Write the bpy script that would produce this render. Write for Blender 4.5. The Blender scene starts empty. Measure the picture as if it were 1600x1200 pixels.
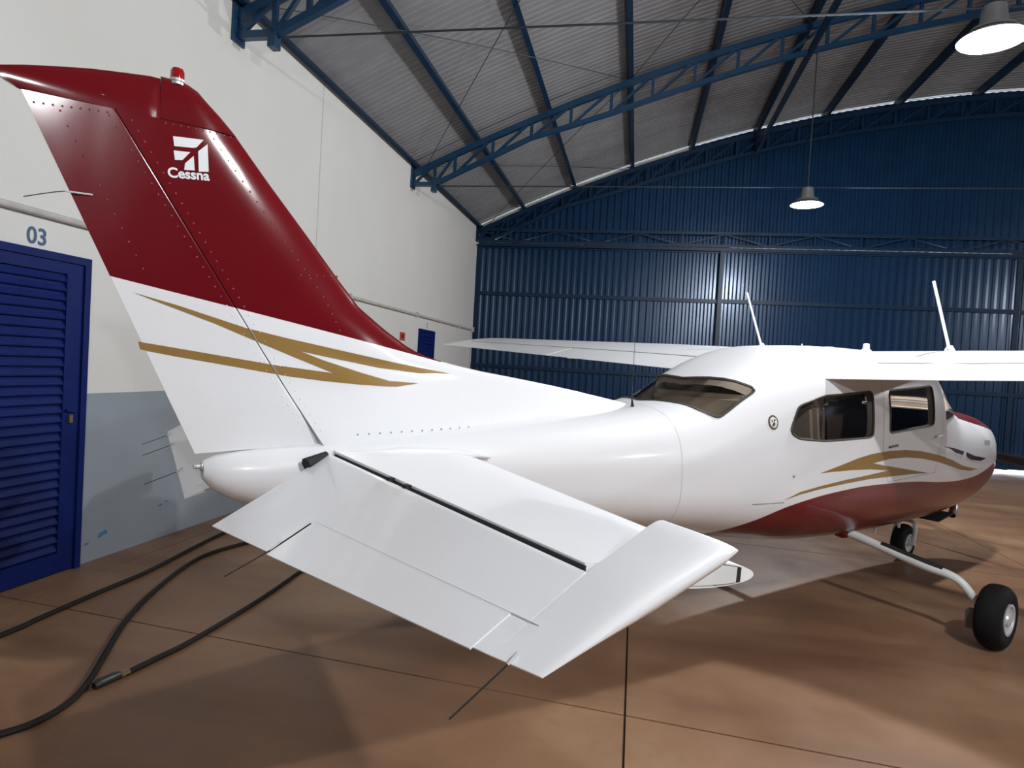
import bpy, bmesh, math, random
import numpy as np
from mathutils import Vector, Matrix
random.seed(7)
sc = bpy.context.scene
COL = sc.collection

# ---------------------------------------------------------------- camera
CAM_Z = 1.7536
def set_camera():
    yaw, pitch, roll = math.radians(100.6646), math.radians(-1.5238), math.radians(-3.2833)
    f = Vector((math.cos(pitch)*math.cos(yaw), math.cos(pitch)*math.sin(yaw), math.sin(pitch)))
    r0 = Vector((math.sin(yaw), -math.cos(yaw), 0)); d0 = f.cross(r0)
    r = r0*math.cos(roll) + d0*math.sin(roll)
    d = -r0*math.sin(roll) + d0*math.cos(roll)
    cam = bpy.data.cameras.new('camera'); o = bpy.data.objects.new('camera', cam); COL.objects.link(o)
    m = Matrix((( r.x, -d.x, -f.x, 0), (r.y, -d.y, -f.y, 0), (r.z, -d.z, -f.z, CAM_Z), (0, 0, 0, 1)))
    o.matrix_world = m
    cam.sensor_width = 36; cam.lens = 1022.72*36/1600; cam.clip_end = 200; cam.clip_start = .05
    sc.camera = o
set_camera()

# ---------------------------------------------------------------- world, exposure
wd = bpy.data.worlds.new('daylight'); sc.world = wd; wd.use_nodes = True
bgn = wd.node_tree.nodes['Background']
bgn.inputs[0].default_value = (.86, .93, 1, 1); bgn.inputs[1].default_value = 6.0
sc.view_settings.view_transform = 'Standard'; sc.view_settings.look = 'None'
sc.view_settings.gamma = 1; sc.view_settings.use_curve_mapping = False
sc.view_settings.exposure = 0.0
LAMP_POWER = 580.0
LAMP_SPOTS = [(2.56, 11.42, 4.60, 'bright hanging hangar lamp in front of the blue back wall'),
              (2.72, 6.10, 4.62, 'bright hanging hangar lamp at the upper right above the wing'),
              (2.70, .80, 4.62, 'hanging hangar lamp on the aisle beside the airplane tail, out of view'),
              (2.70, -4.50, 4.62, 'hanging hangar lamp nearest the hangar front, out of view'),
              (16.1, 11.42, 4.62, 'hangar lamp hanging by the back wall across the hall'),
              (16.1, 6.10, 4.62, 'hangar lamp hanging mid-hall across from the wing'),
              (16.1, .80, 4.62, 'hangar lamp hanging across the hall from the tail')]

# ---------------------------------------------------------------- materials
def lin(c):
    return tuple(((v/255)/12.92 if v/255 <= .04045 else ((v/255+.055)/1.055)**2.4) for v in c)
def new_mat(name):
    m = bpy.data.materials.new(name); m.use_nodes = True
    nt = m.node_tree; b = nt.nodes['Principled BSDF']
    return m, nt, b
def N(nt, t, **k):
    n = nt.nodes.new(t)
    for a, v in k.items(): setattr(n, a, v)
    return n
def L(nt, a, b): nt.links.new(a, b)
def mathn(nt, op, a, b=None, clamp=False):
    n = N(nt, 'ShaderNodeMath', operation=op, use_clamp=clamp)
    for i, v in enumerate((a, b)):
        if v is None: continue
        if isinstance(v, (int, float)): n.inputs[i].default_value = v
        else: L(nt, v, n.inputs[i])
    return n.outputs[0]
def objcoord(nt): return N(nt, 'ShaderNodeTexCoord').outputs['Object']
def noise(nt, scale, detail=3, vec=None, stretch=None, rough=.5):
    n = N(nt, 'ShaderNodeTexNoise'); n.inputs['Scale'].default_value = scale; n.inputs['Detail'].default_value = detail
    n.inputs['Roughness'].default_value = rough
    v = vec or objcoord(nt)
    if stretch:
        mp = N(nt, 'ShaderNodeMapping'); mp.inputs['Scale'].default_value = stretch; L(nt, v, mp.inputs[0]); v = mp.outputs[0]
    L(nt, v, n.inputs['Vector']); return n.outputs['Fac']
def ramp(nt, fac, stops):
    r = N(nt, 'ShaderNodeValToRGB'); e = r.color_ramp.elements
    while len(e) < len(stops): e.new(.5)
    for el, (p, c) in zip(e, stops): el.position = p; el.color = (*c, 1) if len(c) == 3 else c
    L(nt, fac, r.inputs[0]); return r.outputs[0]
def mixc(nt, fac, a, b):
    n = N(nt, 'ShaderNodeMix', data_type='RGBA')
    if isinstance(fac, (int, float)): n.inputs[0].default_value = fac
    else: L(nt, fac, n.inputs[0])
    for i, v in ((6, a), (7, b)):
        if isinstance(v, tuple): n.inputs[i].default_value = (*v, 1)
        else: L(nt, v, n.inputs[i])
    return n.outputs[2]
def bump(nt, b, h, strength=.2, dist=.01):
    n = N(nt, 'ShaderNodeBump'); n.inputs['Strength'].default_value = strength; n.inputs['Distance'].default_value = dist
    L(nt, h, n.inputs['Height']); L(nt, n.outputs[0], b.inputs['Normal'])
def simple(name, col, rough=.5, metal=0, var=.12, scale=6, coat=0, bumps=0, bscale=40):
    m, nt, b = new_mat(name)
    f = noise(nt, scale, 4)
    d = tuple(c*(1-var) for c in col); u = tuple(min(1, c*(1+var)) for c in col)
    L(nt, ramp(nt, f, [(.3, d), (.7, u)]), b.inputs['Base Color'])
    b.inputs['Roughness'].default_value = rough; b.inputs['Metallic'].default_value = metal
    b.inputs['Coat Weight'].default_value = coat; b.inputs['Coat Roughness'].default_value = .05
    if bumps: bump(nt, b, noise(nt, bscale, 3), bumps, .004)
    return m
WHITE = (.83, .84, .865); RED = lin((106, 14, 22)); GOLD = lin((150, 118, 62))
def paint_base(name, rough=.32):
    m, nt, b = new_mat(name)
    b.inputs['Roughness'].default_value = rough; b.inputs['Coat Weight'].default_value = .35; b.inputs['Coat Roughness'].default_value = .08
    return m, nt, b
M = {}
def build_materials():
    # plain aircraft white
    m, nt, b = paint_base('white_aircraft_paint')
    L(nt, ramp(nt, noise(nt, 3, 3), [(.3, tuple(c*.97 for c in WHITE)), (.7, WHITE)]), b.inputs['Base Color'])
    bump(nt, b, noise(nt, 2.2, 1), .05, .03); M['white'] = m
    # fuselage : white with red belly (curve z(x)) and red cowl top
    m, nt, b = paint_base('fuselage_paint')
    sx = N(nt, 'ShaderNodeSeparateXYZ'); L(nt, objcoord(nt), sx.inputs[0]); X, Z = sx.outputs[0], sx.outputs[2]
    mr = N(nt, 'ShaderNodeMapRange'); mr.inputs[1].default_value = -6; mr.inputs[2].default_value = 0
    L(nt, X, mr.inputs[0])
    fc = N(nt, 'ShaderNodeFloatCurve'); cu = fc.mapping.curves[0]
    pts = [(-6, .1), (-5.55, .50), (-5.2, .715), (-4.88, .842), (-4.49, .945), (-3.86, 1.003), (-3.37, 1.008), (-2.79, .992),
           (-2.24, .955), (-1.74, .938), (-1.36, .952), (-1.0, 1.0), (-.6, 1.07), (0, 1.10)]
    while len(cu.points) < len(pts): cu.points.new(.5, .5)
    for p, (x, z) in zip(cu.points, pts): p.location = ((x+6)/6, z/1.2); p.handle_type = 'AUTO'
    fc.mapping.update(); L(nt, mr.outputs[0], fc.inputs[1])
    belly = mathn(nt, 'LESS_THAN', Z, mathn(nt, 'MULTIPLY', fc.outputs[0], 1.2))
    top = mathn(nt, 'MULTIPLY', mathn(nt, 'GREATER_THAN', X, -1.60),
                mathn(nt, 'GREATER_THAN', Z, mathn(nt, 'SUBTRACT', 1.288, mathn(nt, 'MULTIPLY', X, .135))))
    L(nt, mixc(nt, mathn(nt, 'MAXIMUM', belly, top), WHITE, RED), b.inputs['Base Color'])
    bump(nt, b, noise(nt, 2.2, 1), .05, .03); M['fuselage'] = m
    # fin and rudder : red above a slanting line
    m, nt, b = paint_base('tail_paint', .16)
    sx = N(nt, 'ShaderNodeSeparateXYZ'); L(nt, objcoord(nt), sx.inputs[0]); X, Z = sx.outputs[0], sx.outputs[2]
    line = mathn(nt, 'ADD', mathn(nt, 'MULTIPLY', X, -.174), .532)     # z of the boundary
    red = mathn(nt, 'MULTIPLY', mathn(nt, 'GREATER_THAN', Z, line), mathn(nt, 'LESS_THAN', X, -7.03))
    L(nt, mixc(nt, red, WHITE, mixc(nt, noise(nt, 4, 2), tuple(c*.9 for c in RED), RED)), b.inputs['Base Color'])
    bump(nt, b, noise(nt, 5, 1, stretch=(1, 1, .45)), .12, .03); M['tail'] = m
    M['gold'] = simple('gold_stripe_paint', GOLD, .3, .1, .06, coat=.4)
    M['logo'] = simple('white_logo_film', (.8, .84, .86), .3, 0, .03)
    M['dark_stripe'] = simple('dark_purple_stripe_paint', lin((38, 30, 52)), .3, 0, .1)
    M['grey_mark'] = simple('grey_lettering', lin((150, 155, 165)), .5, 0, .05)
    M['rivet'] = simple('rivet_red', RED, .32, 0, .05); M['rivet'].node_tree.nodes['Principled BSDF'].inputs['Specular IOR Level'].default_value = 1.0
    M['softgrey'] = simple('pale_grey_seam', (.55, .56, .58), .5, 0, .03)
    M['gap'] = simple('black_gap', (.012, .012, .014), .8)
    M['rubber'] = simple('black_tyre_rubber', (.006, .006, .007), .8, 0, .2, bumps=.2, bscale=60)
    M['seal'] = simple('dark_window_seal', (.05, .045, .04), .5)
    M['hub'] = simple('light_wheel_alloy', (.55, .56, .58), .35, .3)
    M['gearwhite'] = simple('white_gear_enamel', (.66, .68, .68), .35, 0, .08)
    M['chrome'] = simple('bright_exhaust_steel', (.75, .72, .72), .15, 1)
    M['brake'] = simple('dark_grey_brake_metal', (.12, .11, .10), .45, .6)
    M['interior'] = simple('cabin_interior_trim', lin((214, 203, 190)), .8, 0, .08)
    M['seatfab'] = simple('grey_brown_seat_fabric', lin((150, 136, 124)), .9, 0, .12, bumps=.2)
    M['blackplastic'] = simple('black_plastic', (.015, .015, .017), .4)
    M['redlens'] = simple('red_beacon_lens', lin((150, 20, 25)), .15, 0, .05, coat=.6)
    M['clearlens'] = simple('clear_lamp_lens', (.6, .6, .6), .1, 0, .05, coat=.6)
    # windows
    m, nt, b = new_mat('tinted_cabin_glass')
    tr = N(nt, 'ShaderNodeBsdfTransparent'); gl = N(nt, 'ShaderNodeBsdfGlossy'); mx = N(nt, 'ShaderNodeMixShader'); fr = N(nt, 'ShaderNodeFresnel')
    L(nt, ramp(nt, noise(nt, 2, 2), [(.3, (.86, .83, .80)), (.7, (.90, .87, .84))]), tr.inputs[0])
    gl.inputs['Roughness'].default_value = .04; fr.inputs[0].default_value = 1.45
    L(nt, fr.outputs[0], mx.inputs[0]); L(nt, tr.outputs[0], mx.inputs[1]); L(nt, gl.outputs[0], mx.inputs[2])
    L(nt, mx.outputs[0], nt.nodes['Material Output'].inputs[0]); M['glass'] = m
    m, nt, b = new_mat('dark_windscreen_glass')
    L(nt, ramp(nt, noise(nt, 2, 2), [(.3, (.02, .025, .03)), (.7, (.03, .035, .04))]), b.inputs['Base Color'])
    b.inputs['Roughness'].default_value = .05; M['darkglass'] = m
    # building
    m, nt, b = new_mat('painted_wall')            # off-white above, blue-grey dado below, with stains
    oc = objcoord(nt); sx = N(nt, 'ShaderNodeSeparateXYZ'); L(nt, oc, sx.inputs[0])
    up = mixc(nt, noise(nt, .9, 5, oc), lin((196, 195, 190)), lin((206, 206, 204)))
    dn = mixc(nt, noise(nt, 1.3, 5, oc), lin((122, 131, 140)), lin((140, 148, 156)))
    st = ramp(nt, noise(nt, 1.15, 3, oc, (1, .8, 1.6)), [(.56, (0, 0, 0)), (.66, (1, 1, 1))])
    dn = mixc(nt, mathn(nt, 'MULTIPLY', st, .35), dn, lin((110, 102, 100)))
    L(nt, mixc(nt, mathn(nt, 'LESS_THAN', sx.outputs[2], 1.352), up, dn), b.inputs['Base Color'])
    b.inputs['Roughness'].default_value = .6; bump(nt, b, noise(nt, 35, 4, oc), .12, .004); M['wall'] = m
    M['plainwall'] = simple('plain_white_wall', lin((200, 200, 198)), .7, 0, .05, 1)
    m, nt, b = new_mat('brown_polished_concrete')
    oc = N(nt, 'ShaderNodeNewGeometry').outputs['Position']
    c1 = ramp(nt, noise(nt, .55, 6, oc, rough=.6), [(.3, lin((112, 80, 58))), (.52, lin((138, 105, 79))), (.72, lin((164, 134, 105)))])
    s1 = noise(nt, 1.1, 5, oc, (.35, 1.6, 1))
    c2 = mixc(nt, mathn(nt, 'MULTIPLY', ramp(nt, s1, [(.46, (0, 0, 0)), (.70, (1, 1, 1))]), .62), c1, lin((92, 66, 49)))
    c3 = mixc(nt, mathn(nt, 'MULTIPLY', ramp(nt, noise(nt, 14, 4, oc), [(.55, (0, 0, 0)), (.8, (1, 1, 1))]), .25), c2, lin((110, 84, 64)))
    L(nt, c3, b.inputs['Base Color'])
    L(nt, ramp(nt, noise(nt, 2.2, 5, oc), [(.3, (.34,)*3), (.7, (.52,)*3)]), b.inputs['Roughness'])
    b.inputs['Specular IOR Level'].default_value = .4
    bump(nt, b, noise(nt, 3, 5, oc), .06, .01); M['concrete'] = m
    M['joint'] = simple('dark_joint_filler', lin((58, 42, 34)), .9)
    M['ground'] = simple('pale_outdoor_paving', lin((205, 200, 195)), .9)
    M['roof'] = simple('pale_galvanised_roof_sheet', lin((134, 135, 138)), .5, .25, .08, 3)
    M['steel'] = simple('blue_painted_steel', lin((13, 54, 84)), .4, 0, .12, 5, coat=.1)
    M['darksteel'] = simple('dark_blue_painted_steel', lin((12, 36, 60)), .42, 0, .15, 5)
    M['bluesheet'] = simple('blue_corrugated_sheet', lin((13, 44, 74)), .26, .15, .10, 2)
    M['doorblue'] = simple('royal_blue_door_paint', lin((8, 26, 84)), .55, 0, .12, 5)
    M['rod'] = simple('dark_tie_rod_steel', lin((48, 56, 64)), .5, .4)
    M['gaplight'] = simple('cream_gap_light', lin((205, 198, 186)), .6)  # cream colour in place of light in the gable-top gap
    M['pipe'] = simple('grey_conduit_plastic', lin((176, 174, 170)), .5)
    M['number'] = simple('blue_stencil_paint', lin((52, 82, 120)), .6)
    M['bluemark'] = simple('bright_blue_paint_splash', lin((62, 112, 150)), .6)
    M['cable'] = simple('black_rubber_cable', (.014, .013, .012), .55)
    M['brass'] = simple('bare_metal_ferrule', lin((150, 130, 100)), .3, .8)
    M['signred'] = simple('red_sign_plate', lin((170, 60, 50)), .5)
    M['signwhite'] = simple('white_sign_plate', lin((210, 208, 204)), .5)
    M['lamphousing'] = simple('grey_lamp_housing', (.22, .22, .23), .4, .5)
    for k, sp in (('doorblue', .12), ('cable', .15), ('rubber', .2), ('bluesheet', .4), ('darksteel', .2)):
        M[k].node_tree.nodes['Principled BSDF'].inputs['Specular IOR Level'].default_value = sp
    m, nt, b = new_mat('glowing_lamp_diffuser')
    b.inputs['Base Color'].default_value = (.9, .9, .9, 1); b.inputs['Emission Color'].default_value = (1, .98, .95, 1)
    L(nt, ramp(nt, noise(nt, 1, 1), [(0, (1, .98, .95)), (1, (1, .99, .97))]), b.inputs['Emission Color'])
    b.inputs['Emission Strength'].default_value = 60; M['lampglow'] = m
build_materials()

# ---------------------------------------------------------------- mesh helpers
def obj(name, bm, mat, parent=None, smooth=True, angle=35, recalc=True, kind=None):
    if recalc: bmesh.ops.recalc_face_normals(bm, faces=bm.faces[:])
    me = bpy.data.meshes.new(name); bm.to_mesh(me); bm.free()
    for m in (mat if isinstance(mat, (list, tuple)) else [mat]): me.materials.append(m)
    if smooth:
        me.polygons.foreach_set('use_smooth', [True]*len(me.polygons)); me.set_sharp_from_angle(angle=math.radians(angle))
    o = bpy.data.objects.new(name, me); COL.objects.link(o)
    if parent: o.parent = parent
    if kind: o['kind'] = kind
    return o
def share(src, name, parent=None, loc=None):
    o = src.copy(); o.name = name; COL.objects.link(o); o.parent = parent
    if loc is not None: o.location = loc
    return o
def empty(name, loc=(0, 0, 0), rz=0, parent=None):
    o = bpy.data.objects.new(name, None); COL.objects.link(o); o.location = loc; o.rotation_euler = (0, 0, rz)
    o.empty_display_size = .2
    if parent: o.parent = parent
    return o
def tag(o, label=None, cat=None, group=None, kind=None):
    if label: o['label'] = label
    if cat: o['category'] = cat
    if group: o['group'] = group
    if kind: o['kind'] = kind
    return o
def box(bm, c, s, rot=None):
    r = bmesh.ops.create_cube(bm, size=1)
    m = Matrix.Translation(Vector(c)) @ (rot.to_4x4() if rot else Matrix()) @ Matrix.Diagonal((*s, 1))
    bmesh.ops.transform(bm, matrix=m, verts=r['verts']); return r['verts']
def boxb(bm, a, b):
    return box(bm, [(p+q)/2 for p, q in zip(a, b)], [abs(q-p) for p, q in zip(a, b)])
def bar(bm, a, b, w, h, up=(0, 0, 1)):
    a, b = Vector(a), Vector(b); d = b-a; l = d.length; d.normalize()
    s = d.cross(Vector(up)); s.normalize(); u = s.cross(d)
    rot = Matrix((d, s, u)).transposed()
    box(bm, (a+b)/2, (l, w, h), rot)
def ring_loft(bm, rings, cap=True, closed=True):
    vs = [[bm.verts.new(p) for p in r] for r in rings]
    n = len(rings[0])
    for a, b in zip(vs, vs[1:]):
        for i in range(n if closed else n-1):
            j = (i+1) % n
            try: bm.faces.new((a[i], a[j], b[j], b[i]))
            except ValueError: pass
    if cap:
        for r in (vs[0], vs[-1]):
            try: bm.faces.new(r)
            except ValueError: pass
    return vs
def tube(bm, pts, rad, n=10, cap=True):
    pts = [Vector(p) for p in pts]; rs = rad if isinstance(rad, (list, tuple)) else [rad]*len(pts)
    rings = []; ref = None
    for i, p in enumerate(pts):
        d = (pts[min(i+1, len(pts)-1)]-pts[max(i-1, 0)]).normalized()
        if ref is None:
            ref = d.cross(Vector((0, 0, 1)));
            if ref.length < .05: ref = d.cross(Vector((0, 1, 0)))
        ref = (ref-d*ref.dot(d)).normalized(); up = d.cross(ref)
        rings.append([p+(ref*math.cos(2*math.pi*k/n)+up*math.sin(2*math.pi*k/n))*rs[i] for k in range(n)])
    ring_loft(bm, rings, cap)
def smooth_path(pts, k=6):
    pts = [Vector(p) for p in pts]; out = []
    for i in range(len(pts)-1):
        p0 = pts[max(i-1, 0)]; p1 = pts[i]; p2 = pts[i+1]; p3 = pts[min(i+2, len(pts)-1)]
        for j in range(k):
            t = j/k
            out.append(.5*((2*p1)+(p2-p0)*t+(2*p0-5*p1+4*p2-p3)*t*t+(3*p1-p0-3*p2+p3)*t**3))
    out.append(pts[-1]); return out
def lathe(bm, prof, axis_o, axis, n=24):
    ax = Vector(axis).normalized(); r = ax.orthogonal().normalized(); s = ax.cross(r); o = Vector(axis_o)
    rings = [[o+ax*h+(r*math.cos(2*math.pi*k/n)+s*math.sin(2*math.pi*k/n))*max(rad, 1e-4) for k in range(n)] for h, rad in prof]
    ring_loft(bm, rings)
def patch(poly, fn, step=.08, axes=(0, 1)):
    """fill a 2D polygon, slice it to a grid and map every vertex through fn(a, b) -> 3D"""
    bm = bmesh.new(); vs = [bm.verts.new((a, b, 0)) for a, b in poly]; bm.faces.new(vs)
    bmesh.ops.triangulate(bm, faces=bm.faces[:], ngon_method='EAR_CLIP')
    for ax in (0, 1):
        lo = min(p[ax] for p in poly); hi = max(p[ax] for p in poly); c = lo+step
        while c < hi:
            pl = [0, 0, 0]; pl[ax] = c; nn = [0, 0, 0]; nn[ax] = 1
            bmesh.ops.bisect_plane(bm, geom=bm.verts[:]+bm.edges[:]+bm.faces[:], plane_co=pl, plane_no=nn); c += step
    return bm
def map_patch(bm, fn):
    for v in bm.verts: v.co = Vector(fn(v.co.x, v.co.y))
    return bm
def face_toward(bm, d):
    d = Vector(d); s = sum((f.normal*f.calc_area() for f in bm.faces), Vector())
    bm.normal_update(); s = sum((f.normal*f.calc_area() for f in bm.faces), Vector())
    if s.dot(d) < 0: bmesh.ops.reverse_faces(bm, faces=bm.faces[:])
    return bm
def rounded(poly, r=.04, k=4):
    out = []; n = len(poly)
    for i in range(n):
        p0, p1, p2 = (Vector(poly[(i+j) % n]) for j in (-1, 0, 1))
        a = (p0-p1); b = (p2-p1); ra = min(r, a.length*.45, b.length*.45)
        s = p1+a.normalized()*ra; e = p1+b.normalized()*ra
        for j in range(k+1):
            t = j/k; out.append(tuple(s*(1-t)**2+p1*2*t*(1-t)+e*t*t))
    return out
def text_mesh(body, size, bold=0):
    cu = bpy.data.curves.new('lettering', 'FONT'); cu.body = body; cu.size = size; cu.offset = bold; cu.resolution_u = 4
    o = bpy.data.objects.new('lettering_source', cu); COL.objects.link(o)
    dg = bpy.context.evaluated_depsgraph_get(); me = bpy.data.meshes.new_from_object(o.evaluated_get(dg))
    bpy.data.objects.remove(o); bpy.data.curves.remove(cu)
    xs = [v.co.x for v in me.vertices]; mn = min(xs); w = max(xs)-mn
    for v in me.vertices: v.co.x -= mn
    return me, w

# ================================================================ HANGAR
XW, YB, YF, XR = -4.211, 16.60, -9.0, 23.0
def roof_z(x): return 8.62-.0176*(x-9.4)**2
def build_floor():
    bm = bmesh.new(); boxb(bm, (XW, YF, -.2), (XR, YB-.1, -.012))
    fl = tag(obj('floor', bm, M['joint'], smooth=False), kind='structure')
    xs = [XW, -3.95, .05, 4.05, 8.05, 12.05, 16.05, 20.05, XR]
    ys = [YF, -4.7, -.7, 3.38, 7.4, 11.4, 15.4, YB-.1]
    sk = -.075                                   # the cross joints run slightly askew
    g = .006
    for i in range(len(xs)-1):
        if xs[i+1]-xs[i] < .1: continue
        for j in range(len(ys)-1):
            def yy(x, k): return ys[k]+(sk*(x-.05) if 0 < k < len(ys)-1 else 0)
            x0, x1 = xs[i]+(g if i else 0), xs[i+1]-g
            bm = bmesh.new(); q = []
            for z in (-.012, 0):
                q.append([bm.verts.new(p) for p in ((x0, yy(x0, j)+g, z), (x1, yy(x1, j)+g, z), (x1, yy(x1, j+1)-g, z), (x0, yy(x0, j+1)-g, z))])
            bm.faces.new(q[1])
            for k in range(4): bm.faces.new((q[0][k], q[0][(k+1) % 4], q[1][(k+1) % 4], q[1][k]))
            obj('slab', bm, M['concrete'], fl, smooth=False)
    bm = bmesh.new(); boxb(bm, (XW-12, YB-.1, -.2), (XR+12, 34, -.004))
    boxb(bm, (XW-12, YF-25, -.2), (XR+12, YF, -.004))
    tag(obj('ground', bm, M['ground'], smooth=False), kind='structure')
build_floor()

def build_walls():
    bm = bmesh.new(); boxb(bm, (XW-.25, YF, -.2), (XW, YB+.3, 5.36))
    wl = tag(obj('wall_left', bm, M['wall'], smooth=False), kind='structure')
    # faint vertical panel joints
    for y in (7.97,):
        bm = bmesh.new(); boxb(bm, (XW-.01, y-.009, 3.0), (XW+.002, y+.009, 5.32)); obj('panel_joint', bm, M['pipe'], wl, smooth=False)
    # blue paint splashes and scuffs low on the wall
    for (y, z, w, h) in ((4.64, .20, .055, .022), (4.60, .18, .03, .012), (4.47, .15, .025, .012), (5.28, .30, .03, .012), (5.36, .32, .022, .010)):
        r = random.Random(int(y*100)); n = 9
        bm = bmesh.new(); vs = []
        for k in range(n):
            a = 2*math.pi*k/n; q = r.uniform(.5, 1.1); vs.append(bm.verts.new((XW+.0025, y+w*q*math.cos(a), z+h*q*math.sin(a))))
        bm.faces.new(vs); face_toward(bm, (1, 0, 0)); obj('paint_splash', bm, M['bluemark'], wl, smooth=False, recalc=False)
    bm = bmesh.new(); boxb(bm, (XR, YF, -.2), (XR+.25, YB+.3, 5.36)); tag(obj('wall_right', bm, M['bluesheet'], smooth=False), kind='structure')
    # front gable (behind the photographer): closed doors
    bm = bmesh.new(); arc = [(XW+(XR-XW)*k/24) for k in range(25)]
    vs0 = [bm.verts.new((x, YF, z)) for x, z in [(XW, 5.0)]+[(x, roof_z(x)) for x in arc]+[(XR, 5.0)]]
    vs1 = [bm.verts.new((v.co.x, YF-.2, v.co.z)) for v in vs0]; n = len(vs0)
    bm.faces.new(vs0); bm.faces.new(vs1)
    for k in range(n): bm.faces.new((vs0[k], vs0[(k+1) % n], vs1[(k+1) % n], vs1[k]))
    boxb(bm, (XW, YF-.2, -.2), (XR, YF, 5.0))
    tag(obj('wall_front', bm, M['bluesheet'], smooth=False), kind='structure')
build_walls()

def corr(pitch, depth, width, flat=.3):
    """trapezoid corrugation profile (t, d) over a width"""
    out = []; n = max(1, round(width/pitch)); p = width/n
    for k in range(n):
        t = k*p
        out += [(t, 0), (t+p*flat, 0), (t+p*.5, depth), (t+p*(.5+flat), depth)]
    out += [(width, .0015), (width+p*.25, .0015)]; return out

def build_back():
    # door leaves under the header
    top, bot = 4.86, .085
    edges = [XW+.01, 1.80, 8.06, 14.3, 20.6, XR-.01]
    for k in range(len(edges)-1):
        x0, x1 = edges[k], edges[k+1]+(.16 if k < 4 else 0); y = YB-.12-(.10 if k % 2 else 0)
        e = empty('door_%d' % (k+3), ((x0+x1)/2, y, 0)); tag(e, kind='structure')
        w = x1-x0; ox = -w/2
        n = max(1, round(w/1.02)); sw = w/n; pr = corr(.17, .028, sw)
        bm = bmesh.new(); rows = [[(t, -d, z) for t, d in pr] for z in (bot, top)]
        ring_loft(bm, rows, cap=False, closed=False)
        face_toward(bm, (0, -1, 0))
        first = obj('sheet', bm, M['bluesheet'], e, smooth=False, recalc=False); first.location = (ox, 0, 0)
        for j in range(1, n): share(first, 'sheet', e, (ox+j*sw, 0, 0))
        for nm, z in (('bottom_rail', bot+.06), ('girt', 3.60), ('girt', 1.75), ('top_rail', top-.06)):
            bm = bmesh.new(); boxb(bm, (ox, -.075, z-.045), (-ox, -.028, z+.045)); obj(nm, bm, M['darksteel'], e, smooth=False)
        for x in (ox+.05, -ox-.05):
            bm = bmesh.new(); boxb(bm, (x-.05, -.072, bot), (x+.05, -.02, top)); obj('stile', bm, M['darksteel'], e, smooth=False)
        if k == 0:
            bm = bmesh.new()
            for a, b in (((-.13, -.10, 2.05), (.13, -.10, 2.05)), ((-.13, -.10, 2.05), (-.13, -.10, 2.15)), ((-.13, -.10, 2.15), (.0, -.10, 2.15))):
                bar(bm, (a[0]-.47-.0, a[1], a[2]), (b[0]-.47, b[1], b[2]), .03, .03)
            bar(bm, (-.58, -.02, 2.05), (-.58, -.11, 2.05), .03, .03); obj('pull_handle', bm, M['pipe'], e, smooth=False)
    # gable above the header: corrugated sheets, each cut to the arch
    wb = empty('wall_back', ((XW+XR)/2, YB, 0)); tag(wb, kind='structure')
    n = 27; sw = (XR-XW)/n; cx = (XW+XR)/2
    for j in range(n):
        x0 = XW+j*sw; pr = corr(.17, .028, sw)
        bm = bmesh.new()
        ring_loft(bm, [[(x0+t-cx, -d, 4.885) for t, d in pr], [(x0+t-cx, -d, roof_z(x0+t)-.03) for t, d in pr]], cap=False, closed=False)
        face_toward(bm, (0, -1, 0)); obj('gable_sheet', bm, M['bluesheet'], wb, smooth=False, recalc=False)
    # pale strips painting light in the gap along the gable top between the purlins
    for a, b in zip(PURLINS[:4], PURLINS[1:5]):
        bm = bmesh.new(); bar(bm, (a+.05, YB-.10, roof_z(a+.05)-.09), (b-.05, YB-.10, roof_z(b-.05)-.09), .05, .07)
        tag(obj('trim_%d' % (1+PURLINS.index(a)), bm, M['gaplight'], smooth=False), kind='structure')
PURLINS = [-4.14, -3.05, -1.78, -.41, .98, 2.45, 3.95, 5.5, 7.1, 8.6, 10.2, 11.7, 13.3, 14.9, 16.4, 17.8, 19.2, 20.6, 21.9, 22.9]

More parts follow.
